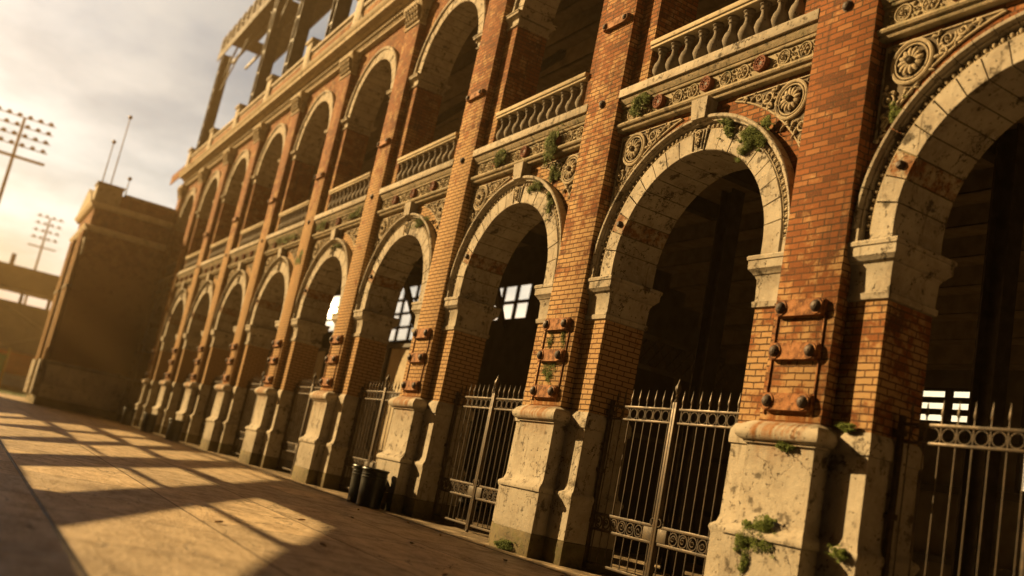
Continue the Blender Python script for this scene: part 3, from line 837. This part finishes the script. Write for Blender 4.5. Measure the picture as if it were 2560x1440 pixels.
moss(-1.95, .10, 6.18, .30, .26, 1500, 'upper small moss tuft beside the keystone of the widest complete arch', 3, 1)
moss(-1.38, .10, 5.93, .55, .42, 4500, 'largest moss clump hanging on the right shoulder of the widest complete arch', 6, 2, .07)
moss(-3.95, .03, 7.02, .42, .36, 2600, 'moss clump at the left end of the frieze above the widest complete arch', 4, 3, .06)
moss(-8.4, .03, 6.98, .5, .34, 2200, 'moss clump left of the middle disc on the frieze above the second complete arch', 4, 4, .06)
moss(-6.45, .02, 6.86, .40, .55, 2800, 'moss clump around the right disc on the frieze above the second complete arch', 5, 5, .07)
moss(-6.35, .16, 6.36, .42, .35, 1600, 'thin moss beside the right medallion above the second complete arch', 4, 6)
moss(-6.85, .10, 6.22, .50, .26, 1800, 'moss clump on the crown of the second complete arch', 4, 7)
moss(-6.25, .10, 5.80, .22, .50, 1300, 'moss strip trailing down the right side of the second complete arch', 4, 8)
moss(-.08, -.15, .98, .55, .34, 4200, 'big moss clump on the waist moulding of the nearest plinth', 6, 9, .06)
moss(-.20, -.165, .72, .16, .30, 700, 'narrow moss tail running down below the big clump on the nearest plinth', 3, 10, .02)
moss(.08, -.10, 1.97, .34, .12, 1300, 'small moss tuft under the rusty cap of the nearest plinth', 3, 11, .05)
moss(.72, .12, 2.24, .34, .08, 1200, 'small moss tuft where brick meets stone right of the nearest pilaster', 3, 12, .05)
moss(-5.1, -.185, .08, .5, .16, 2200, 'moss growing at the ground along the foot of the second plinth', 5, 13, .04)
moss(-5.2, -.01, 3.30, .16, .36, 420, 'thin moss under the top rusty plate of the second pier, left side', 3, 14, .015)
moss(-4.83, -.01, 3.30, .14, .34, 420, 'thin moss under the top rusty plate of the second pier, right side', 3, 15, .015)
moss(-5.05, -.01, 2.78, .42, .38, 900, 'thin moss under the middle rusty plate of the second pier', 4, 16, .015)
moss(.78, .16, 5.72, .22, .34, 1100, 'dark moss tuft on the outer edge of the rightmost arch', 3, 17)
moss(-11.8, .10, 6.16, 1.0, .22, 1500, 'moss along the crown of the third complete arch', 5, 18)
moss(-17.2, .10, 6.16, .9, .22, 1200, 'moss along the crown of the arch with the bright light', 4, 19)
moss(-18.8, .03, 7.0, .9, .3, 1500, 'moss on the left half of the frieze above the arch with the bright light', 5, 20)
moss(-16.2, .03, 7.0, .9, .3, 1500, 'moss on the right half of the frieze above the arch with the bright light', 5, 21)
moss(-20.1, -.01, 6.1, .6, .45, 900, 'moss patch on the brick pilaster left of the arch with the bright light', 4, 22, .02)
moss(-22.3, .03, 7.0, 2.6, .3, 2000, 'broken moss along the frieze one bay beyond the arch with the bright light', 7, 23)
moss(.86, .05, .98, .24, .14, 700, 'little moss tuft on the plinth return right of the nearest pilaster', 3, 24)

# ------------------------------------------------------------------ dry leaves blown along the paving
def dry_leaf(x, y, a, s):
    b = MB(); n = 7; T = Matrix.Translation((x, y, .004)) @ Matrix.Rotation(a, 4, 'Z')
    rows = []
    for i in range(n):
        t = i / (n - 1); wv = s * .42 * math.sin(PI * min(1, t * .92 + .04)) ** .8
        rows.append([(s * (t - .5), -wv, .012 + .018 * t * t + wv * .35), (s * (t - .5), 0, .003 + .014 * t * t), (s * (t - .5), wv, .010 + .016 * t + wv * .25)])
    v = [p for r in rows for p in r]; f = []
    for i in range(n - 1):
        for j in range(2): f.append((i * 3 + j, i * 3 + j + 1, i * 3 + j + 4, i * 3 + j + 3))
    b.faces(v, f, 'leaf', T)
    o = b.build('dry_leaf', angle=180); o.location = (0, 0, 0)
    tag(o, 'small curled dry brown leaf lying on the paving', 'leaf', 'dry leaves on the paving')
rn = random.Random(21)
for x, y in ((-2.6, -5.1), (-1.9, -4.2), (-4.4, -3.6), (-3.3, -1.2), (-5.6, -1.0), (-2.4, -.9), (-7.1, -.85), (-6.2, -2.2), (-.9, -3.3), (-3.6, -2.4), (-1.2, -1.3), (-8.2, -1.3), (-4.9, -.62), (-11.8, -.7)):
    dry_leaf(x, y, rn.uniform(0, 6.28), rn.uniform(.055, .10))

# ------------------------------------------------------------------ litter bins
def litter_bin(x, y, label, r=.255, h=.72):
    t = thing('litter_bin', label, 'bin', (x, y, 0), 0, 'black litter bins')
    b = MB()
    b.lathe([(r * .90, .012), (r * .92, .0), (r * .94, .03), (r * .90, .05), (r * .93, .30), (r * .955, h * .74), (r * .985, h * .75), (r * .985, h * .775), (r * .955, h * .785), (r * .955, h * .82), (r * .985, h * .83), (r * .985, h * .85), (r * .955, h * .86), (r * .96, h * .93), (r * .93, h * .93), (r * .9, .08), (.01, .08)], 'bin', 30)
    b.build('bin_body', t)
    b = MB()
    b.lathe([(r * .95, h * .93), (r * 1.03, h * .94), (r * 1.06, h * .97), (r * 1.03, h), (r * .86, h), (r * .84, h * .96), (r * .90, h * .93)], 'bin', 30)
    b.build('bin_rim', t)
    return t
litter_bin(-9.72, -.50, 'larger looking nearer black ribbed bin beside the third plinth')
litter_bin(-10.42, -.42, 'black ribbed bin half hidden behind the nearer bin')
litter_bin(-28.4, -.52, 'nearest of the three hazy distant bins along the facade foot', .27, .74)
litter_bin(-33.4, -.55, 'middle one of the three hazy distant bins along the facade foot', .27, .74)
litter_bin(-38.4, -.60, 'farthest of the three hazy distant bins along the facade foot', .27, .74)

# ------------------------------------------------------------------ projecting wing
wing = thing('brick_wing', 'dark brick wing projecting at the far end with stone base and stepped parapet', 'building', (-45, 0, 0))
b = MB()
b.box(-7.0, 0, -3.85, 2.4, 2.2, 11.2, 'brick_wing')
wl = b.build('wall', wing)
b = MB()
b.box(-7.1, .10, -3.95, 2.5, -.05, .42, 'base', .02); b.box(-7.06, .06, -3.91, 2.45, .421, 1.05, 'wing_stone', .01); b.box(-7.03, .03, -3.88, 2.45, 1.052, 2.08, 'wing_stone', .01)
b.rects([(2.08, -7.08, .08, -3.93, 2.5), (2.14, -7.11, .11, -3.96, 2.5), (2.2, -7.08, .08, -3.93, 2.5), (2.26, -7.01, .01, -3.86, 2.5)], 'stone')
b.build('plinth', wing)
b = MB()
for z0, d in ((9.0, .0), (10.25, .05)):
    b.rects([(z0, -7.02 - d, .02 + d, -3.87 - d, 2.5), (z0 + .06, -7.12 - d, .12 + d, -3.97 - d, 2.5), (z0 + .12, -7.14 - d, .14 + d, -3.99 - d, 2.5), (z0 + .2, -7.24 - d, .24 + d, -4.09 - d, 2.5), (z0 + .27, -7.26 - d, .26 + d, -4.11 - d, 2.5), (z0 + .32, -7.02, .02, -3.87, 2.5)], 'wing_stone')
b.build('cornice', wing)
b = MB(); b.box(-1.2, .06, -4.0, -2.75, 10.58, 11.5, 'stone', .02); b.box(-1.26, .12, -4.06, -2.69, 11.502, 11.6, 'stone', .02)
b.box(-7.1, .08, -2.6, 2.5, 11.202, 11.32, 'stone', .02)
b.build('parapet_block', wing)
b = MB()
b.poly_y([(-7.2, 10.56), (-.1, 10.56), (-3.6, 11.75)], -4.1, -3.7, 'stone')
b.build('pediment', wing)
for x in (-.55, -1.9, -5.1, -6.45):
    b = MB(); b.box(x - .35, x + .35, -4.05, -3.86, 2.262, 9.0, 'brick_wing', .01); b.box(x - .45, x + .45, -4.16, -3.89, .43, 2.25, 'stone', .02)
    b.box(x - .42, x + .42, -4.1, -3.86, 6.0, 6.14, 'stone', .01); b.build('end_pilaster', wing)
b = MB(); b.box(-4.3, -2.7, -3.92, -3.86, 3.0, 7.6, 'panel'); b.arc([(.8, -3.95), (1.0, -3.95), (1.0, -3.86), (.8, -3.86)], 7.6, 0, PI, 20, 'stone')
wn = b.build('blind_window', wing)
def flagpole(x, y, z0, z1, label):
    t = thing('flagpole', label, 'flagpole', (x, y, z0), 0, 'poles on the wing roof')
    b = MB(); b.lathe([(.035, 0), (.025, z1 - z0)], 'pole', 8); b.build('shaft', t)
    b = MB(); b.ball((0, 0, z1 - z0 + .09), (.11, .11, .11), 'pole', 10, 8); b.build('finial', t)
flagpole(-46, -3.35, 11.2, 15.5, 'tallest thin pole with a ball tip on the wing roof')
flagpole(-46, -3.78, 11.2, 13.95, 'shorter thin pole with ball tip at left end of wing roof')
flagpole(-46, -2.53, 11.2, 12.3, 'short stub pole with ball tip right of the two taller wing roof poles')

# ------------------------------------------------------------------ far stand, boards, floodlights
stand = thing('far_stand', 'hazy low grandstand with a flat olive roof and painted boards seen past the wing', 'grandstand', (-92, 0, 0))
b = MB(); b.box(-4, -1, -34, 4, 3.42, 7.9, 'farwall'); b.box(-4, -1.2, -34, 4, 0, 3.41, 'farwall'); b.build('wall', stand)
b = MB(); b.box(-4.6, 1.5, -34, 5, 9.0, 11.0, 'farroof'); b.build('roof', stand)
for i in range(16):
    b = MB(); b.box(-1.3, -1.0, -33 + 2.4 * i, -32.7 + 2.4 * i, 7.9, 9.0, 'farroof'); b.build('roof_post', stand)
b = MB()
for i in range(8):
    y = -30 + 4.2 * i
    b.tube([(-.93, y, 3.7), (-.93, y + 4.2, 5.5)], .07, 'white', 5); b.tube([(-.93, y, 7.3), (-.93, y + 4.2, 5.5)], .07, 'white', 5)
b.build('diagonal_brace', stand)
b = MB(); b.box(-.6, -.3, -5.9, -5.5, 11.0, 12.2, 'pole'); b.build('roof_vent', stand)
for nm, mt, y0, y1, z0, z1, lb in (('board', 'orange', -3.75, 3.9, 1.36, 3.4, 'orange board'), ('board', 'green', -9.0, -3.76, 1.36, 3.0, 'green board'), ('board', 'orange', -9.0, -3.76, 3.0, 3.4, 'narrow orange strip above the green board'), ('board', 'blue', -9.0, 3.9, .25, 1.35, 'pale blue board'), ('board', 'orange', -34, -9.01, 1.36, 3.4, 'orange board')):
    b = MB(); b.box(-.99, -.8, y0, y1, z0, z1, mt); o = b.build(nm, stand); o['label'] = lb
t = thing('foul_pole', 'yellow upright pole in front of the coloured boards', 'pole', (-86, -4.0, 0))
b = MB(); b.lathe([(.12, 0), (.10, 3.4), (.03, 3.45)], 'yellow', 10); b.build('shaft', t)
def floodlight(x, y, ztop, cols, rows, px, pz, label, lamp=.2):
    t = thing('floodlight_tower', label, 'floodlight', (x, y, 0), 0, 'floodlight towers')
    b = MB(); b.lathe([(.22, 0), (.12, ztop)], 'pole', 10); b.build('pole', t)
    for r in range(rows):
        z = ztop - r * pz
        b = MB(); b.box(-.05, .05, -px * cols / 2, px * cols / 2, z - .035, z + .035, 'pole'); b.build('crossbar', t)
        for c in range(cols):
            yy = (c - (cols - 1) / 2) * px
            b = MB(); T = Matrix.Translation((.12, yy, z + .05)) @ Matrix.Rotation(math.radians(75), 4, 'Y')
            b.lathe([(.01, -lamp * .7), (lamp * .5, -lamp * .6), (lamp * .95, lamp * .2), (lamp * 1.05, lamp * .45), (lamp, lamp * .4), (.01, lamp * .1)], 'steel', 10, T); b.build('floodlight', t)
    b = MB(); b.box(-.4, .4, -px * cols / 2, px * cols / 2, ztop - rows * pz - .2, ztop - rows * pz - .1, 'pole'); b.build('platform', t)
floodlight(-80, -8.2, 21.9, 6, 4, .80, .80, 'near tall floodlight tower with four rows of lamps')
floodlight(-130, -2.1, 22.0, 4, 4, .85, .95, 'faint hazy floodlight tower standing behind the far grandstand')

# ------------------------------------------------------------------ ground
b = MB()
b.faces([(-420, -420, 0), (420, -420, 0), (420, 420, 0), (-420, 420, 0)], [(0, 1, 2, 3)], 'pave')
struct(b.build('plaza_ground'))
b = MB(); b.box(-85, 9, -6.88, -6.855, .0005, .005, 'bronze', .002); struct(b.build('drain_strip'))
b = MB(); b.box(-44, 9, -.535, -.51, .0005, .005, 'bronze', .002); struct(b.build('paving_edge_strip'))
b = MB(); b.faces([(-91, -40, .004), (-60, -40, .004), (-60, 8, .004), (-91, 8, .004)], [(0, 1, 2, 3)], 'grass'); struct(b.build('lawn'))
b = MB(); rn = random.Random(9); k = b.mi('grass')
for i in range(6000):
    x, y = rn.uniform(-80, -60.2), rn.uniform(-9, -2); hgt = rn.uniform(.05, .12)
    v = [b.bm.verts.new((x - .02, y, .004)), b.bm.verts.new((x + .02, y + .02, .004)), b.bm.verts.new((x + rn.uniform(-.05, .05), y + rn.uniform(-.05, .05), hgt))]
    b.bm.faces.new(v).material_index = k
struct(b.build('grass', None, angle=180), 'stuff')

# ------------------------------------------------------------------ added unseen plank screen, shades the paving and cuts its light patches
SUN_AZ, SUN_EL = math.radians(36), math.radians(24)
YS = -10.6
def back(x, y):               # where the ray that lights ground point (x, y) crosses the screen
    t = y - YS
    return (x - t / math.tan(SUN_AZ), t / math.sin(SUN_AZ) * math.tan(SUN_EL))
GAPS = [  # outlines of the wanted light patches on the ground
[(-0.55, -6.83), (-4.11, -5.01), (-4.37, -4.8), (-1.34, -4.78), (0.64, -5.7), (1.38, -6.03), (1.87, -6.86), (1.42, -6.87)],
[(-4.73, -4.68), (-7.35, -3.25), (-4.39, -3.2), (-1.9, -4.42), (-1.72, -4.62)],
[(-5.86, -6.79), (-8.82, -5.11), (-6.23, -5.0), (-3.3, -6.55), (-3.21, -6.83)],
[(-9.18, -4.93), (-11.67, -3.64), (-8.81, -3.61), (-6.42, -4.88)],
[(-12.16, -3.27), (-16.0, -1.41), (-12.78, -1.56), (-9.62, -3.18)],
[(-15.9, -1.37), (-16.78, -0.81), (-14.12, -0.85), (-12.93, -1.44)],
[(-17.6, -0.55), (-17.9, -0.42), (-16.2, -0.42), (-14.7, -0.68)],
[(-10.84, -6.8), (-13.97, -5.13), (-11.18, -5.1), (-7.71, -6.85)],
[(-14.1, -5.0), (-17.67, -3.56), (-13.95, -3.64), (-11.19, -5.03)],
[(-17.28, -3.25), (-20.83, -1.5), (-17.96, -1.42), (-14.39, -3.27)],
[(-20.7, -1.4), (-22.07, -0.64), (-19.68, -0.6), (-18.4, -1.15)],
[(-15.52, -6.81), (-17.3, -5.44), (-16.11, -5.15), (-11.35, -6.9)],
[(-18.79, -4.98), (-21.51, -3.75), (-18.81, -3.69), (-15.17, -5.08)],
[(-21.77, -3.25), (-24.48, -2.0), (-22.82, -1.58), (-18.07, -3.46)],
[(-19.24, -6.69), (-23.49, -5.21), (-20.59, -5.19), (-16.25, -6.75)],
[(-23.65, -4.97), (-26.58, -3.65), (-22.91, -3.72), (-19.98, -4.9)],
[(-26.42, -3.24), (-28.95, -2.0), (-26.6, -1.63), (-22.83, -3.22)],
[(-22.97, -6.57), (-25.86, -5.6), (-24.25, -5.54), (-20.45, -6.62)]]
def sheet_with_gaps(b, outer, gaps, y0, y1, mat):
    loops = [[Vector((x, 0, z)) for x, z in outer]] + [[Vector((x, 0, z)) for x, z in g_] for g_ in gaps]
    flat = [p for L in loops for p in L]
    tris = tessellate_polygon([[Vector((p.x, p.z, 0)) for p in L] for L in loops])
    n = len(flat)
    v = [(p.x, y0, p.z) for p in flat] + [(p.x, y1, p.z) for p in flat]
    f = [tuple(t) for t in tris] + [tuple(n + i for i in reversed(t)) for t in tris]
    o = 0
    for L in loops:
        for i in range(len(L)): j = (i + 1) % len(L); f.append((o + i, o + j, n + o + j, n + o + i))
        o += len(L)
    b.faces(v, f, mat)
SCREEN_TOP = back(0, SHADE_EDGE)[1]
b = MB()
sheet_with_gaps(b, [(-55, -.02), (14, -.02), (14, SCREEN_TOP), (-55, SCREEN_TOP)], [[back(*p) for p in g_] for g_ in GAPS], YS - .03, YS, 'plank')
sc_ = b.build('added_light_screen'); tag(sc_, 'added unseen plank screen whose slanting gaps shape the light patches on the paving', 'fence')

# ------------------------------------------------------------------ haze
b = MB(); b.box(-440, 440, -440, 440, -1.0, 25.0, 'pave')
hz = b.build('haze'); struct(hz, 'stuff')
hm = bpy.data.materials.new('warm_haze'); hm.use_nodes = True; nt = hm.node_tree; nt.nodes.clear()
o_ = nt.nodes.new('ShaderNodeOutputMaterial'); pv = nt.nodes.new('ShaderNodeVolumePrincipled')
pv.inputs['Color'].default_value = HAZE_C; pv.inputs['Density'].default_value = HAZE; pv.inputs['Anisotropy'].default_value = HAZE_G
nt.links.new(pv.outputs[0], o_.inputs['Volume'])
hz.data.materials.clear(); hz.data.materials.append(hm)

# ------------------------------------------------------------------ light
d = Vector((math.cos(SUN_AZ) * math.cos(SUN_EL), math.sin(SUN_AZ) * math.cos(SUN_EL), -math.sin(SUN_EL)))
sl = bpy.data.lights.new('sun', 'SUN'); sl.energy = SUN_E; sl.angle = math.radians(.53); sl.color = SUN_C
so = bpy.data.objects.new('sun', sl); COL.objects.link(so); so.rotation_euler = d.to_track_quat('-Z', 'Y').to_euler()

w = bpy.data.worlds.new('World'); SC.world = w; w.use_nodes = True
nt = w.node_tree; nt.nodes.clear(); g = N(nt)
wo = g.node('ShaderNodeOutputWorld'); bg = g.node('ShaderNodeBackground'); nt.links.new(bg.outputs[0], wo.inputs[0])
sky = g.node('ShaderNodeTexSky', sky_type='NISHITA'); sky.sun_disc = False
sky.sun_elevation = SUN_EL; sky.sun_rotation = math.atan2(-d.x, -d.y) % (2 * PI)
sky.air_density = 1.2; sky.dust_density = 3.5; sky.ozone_density = 1.0
D = g.node('ShaderNodeTexCoord').outputs['Generated']
dz = g.sep(D)[2]
# thin cloud deck: direction projected on a flat layer
inv = g.m('DIVIDE', 1.0, g.m('ADD', g.m('MAXIMUM', dz, 0.0), .16))
cp = g.comb(g.m('MULTIPLY', g.sep(D)[0], inv), g.m('MULTIPLY', g.sep(D)[1], inv), 0.0)
cn = g.noise(cp, 1.5, 7, .58); cn2 = g.noise(cp, .55, 3, .5)
cl = g.ramp(g.m('ADD', g.m('MULTIPLY', cn, .7), g.m('MULTIPLY', cn2, .45)), .47, .72)
skyc = g.mix(1.0, sky.outputs[0], SKY_TINT, 'MULTIPLY')
lum = g.node('ShaderNodeRGBToBW'); g.link(skyc, lum.inputs[0])
cc = g.node('ShaderNodeVectorMath', operation='SCALE'); cc.inputs[0].default_value = CLOUD_C; g.link(lum.outputs[0], cc.inputs['Scale'])
col = g.mix(g.ramp(cl, 0, 1, .35, .9), skyc, cc.outputs[0])
# sky bright toward the low west, dimmed everywhere else to keep shadows deep
west = g.node('ShaderNodeVectorMath', operation='DOT_PRODUCT'); g.link(D, west.inputs[0]); west.inputs[1].default_value = (-.85, .45, .27)
west_gain = g.ramp(west.outputs['Value'], .55, .93, SKY_LOW, 1.0)
shade = g.m('MULTIPLY', g.m('MULTIPLY', g.m('MULTIPLY', west_gain, g.ramp(g.sep(D)[1], .2, .8, 1.0, 3.2)), g.ramp(dz, .05, .40, 1.45, 1.0)), g.ramp(cn, .34, .64, .76, 1.2))
col = g.mix(1.0, col, g.comb(shade, shade, shade), 'MULTIPLY')
col = g.mix(1.0, col, g.mix(g.ramp(g.sep(D)[1], .2, .75), (1.0, 1.0, 1.0), (1.9, 1.35, .85)), 'MULTIPLY')
# glare of the low sky beyond the arcade
gl = g.node('ShaderNodeVectorMath', operation='DOT_PRODUCT'); g.link(D, gl.inputs[0]); gl.inputs[1].default_value = (-.9411, .3115, .1314)
glow = g.m('ADD', g.m('MULTIPLY', g.m('POWER', g.m('MAXIMUM', gl.outputs['Value'], 0.0), 30000.0), GLOW), g.m('MULTIPLY', g.m('POWER', g.m('MAXIMUM', gl.outputs['Value'], 0.0), 900.0), GLOW * .012))
ga = g.node('ShaderNodeVectorMath', operation='SCALE'); ga.inputs[0].default_value = (1.0, .74, .42); g.link(glow, ga.inputs['Scale'])
col = g.vadd(col, ga.outputs[0])
g.link(col, bg.inputs['Color']); bg.inputs['Strength'].default_value = SKY_S
w.cycles.sampling_method = 'AUTOMATIC'

# ------------------------------------------------------------------ camera
cd = bpy.data.cameras.new('camera'); cam = bpy.data.objects.new('camera', cd); COL.objects.link(cam)
C_ = Vector((7.60228, -7.84467, 1.02586)); F_ = Vector((-.861516, .469841, .192456)); R_ = Vector((.502936, .841663, .196616)); U_ = Vector((.069605, -.266181, .961407))
mw = Matrix((R_, U_, -F_)).transposed().to_4x4(); mw.translation = C_
cam.matrix_world = mw
cd.sensor_width = 36; cd.lens = 33.739; cd.clip_start = .1; cd.clip_end = 2000
cd.dof.use_dof = True; cd.dof.focus_distance = 14.2; cd.dof.aperture_fstop = FSTOP
SC.camera = cam

# ------------------------------------------------------------------ render settings
SC.render.engine = 'CYCLES'
cy = SC.cycles
cy.max_bounces = 6; cy.diffuse_bounces = 1; cy.glossy_bounces = 2; cy.transmission_bounces = 2; cy.volume_bounces = 0
cy.use_denoising = True
try: cy.denoiser = 'OPENIMAGEDENOISE'
except Exception: pass
cy.sample_clamp_indirect = 8; cy.caustics_reflective = False; cy.caustics_refractive = False
vs = SC.view_settings; vs.view_transform = 'Standard'; vs.look = 'None'; vs.gamma = 1; vs.exposure = EXPOSURE
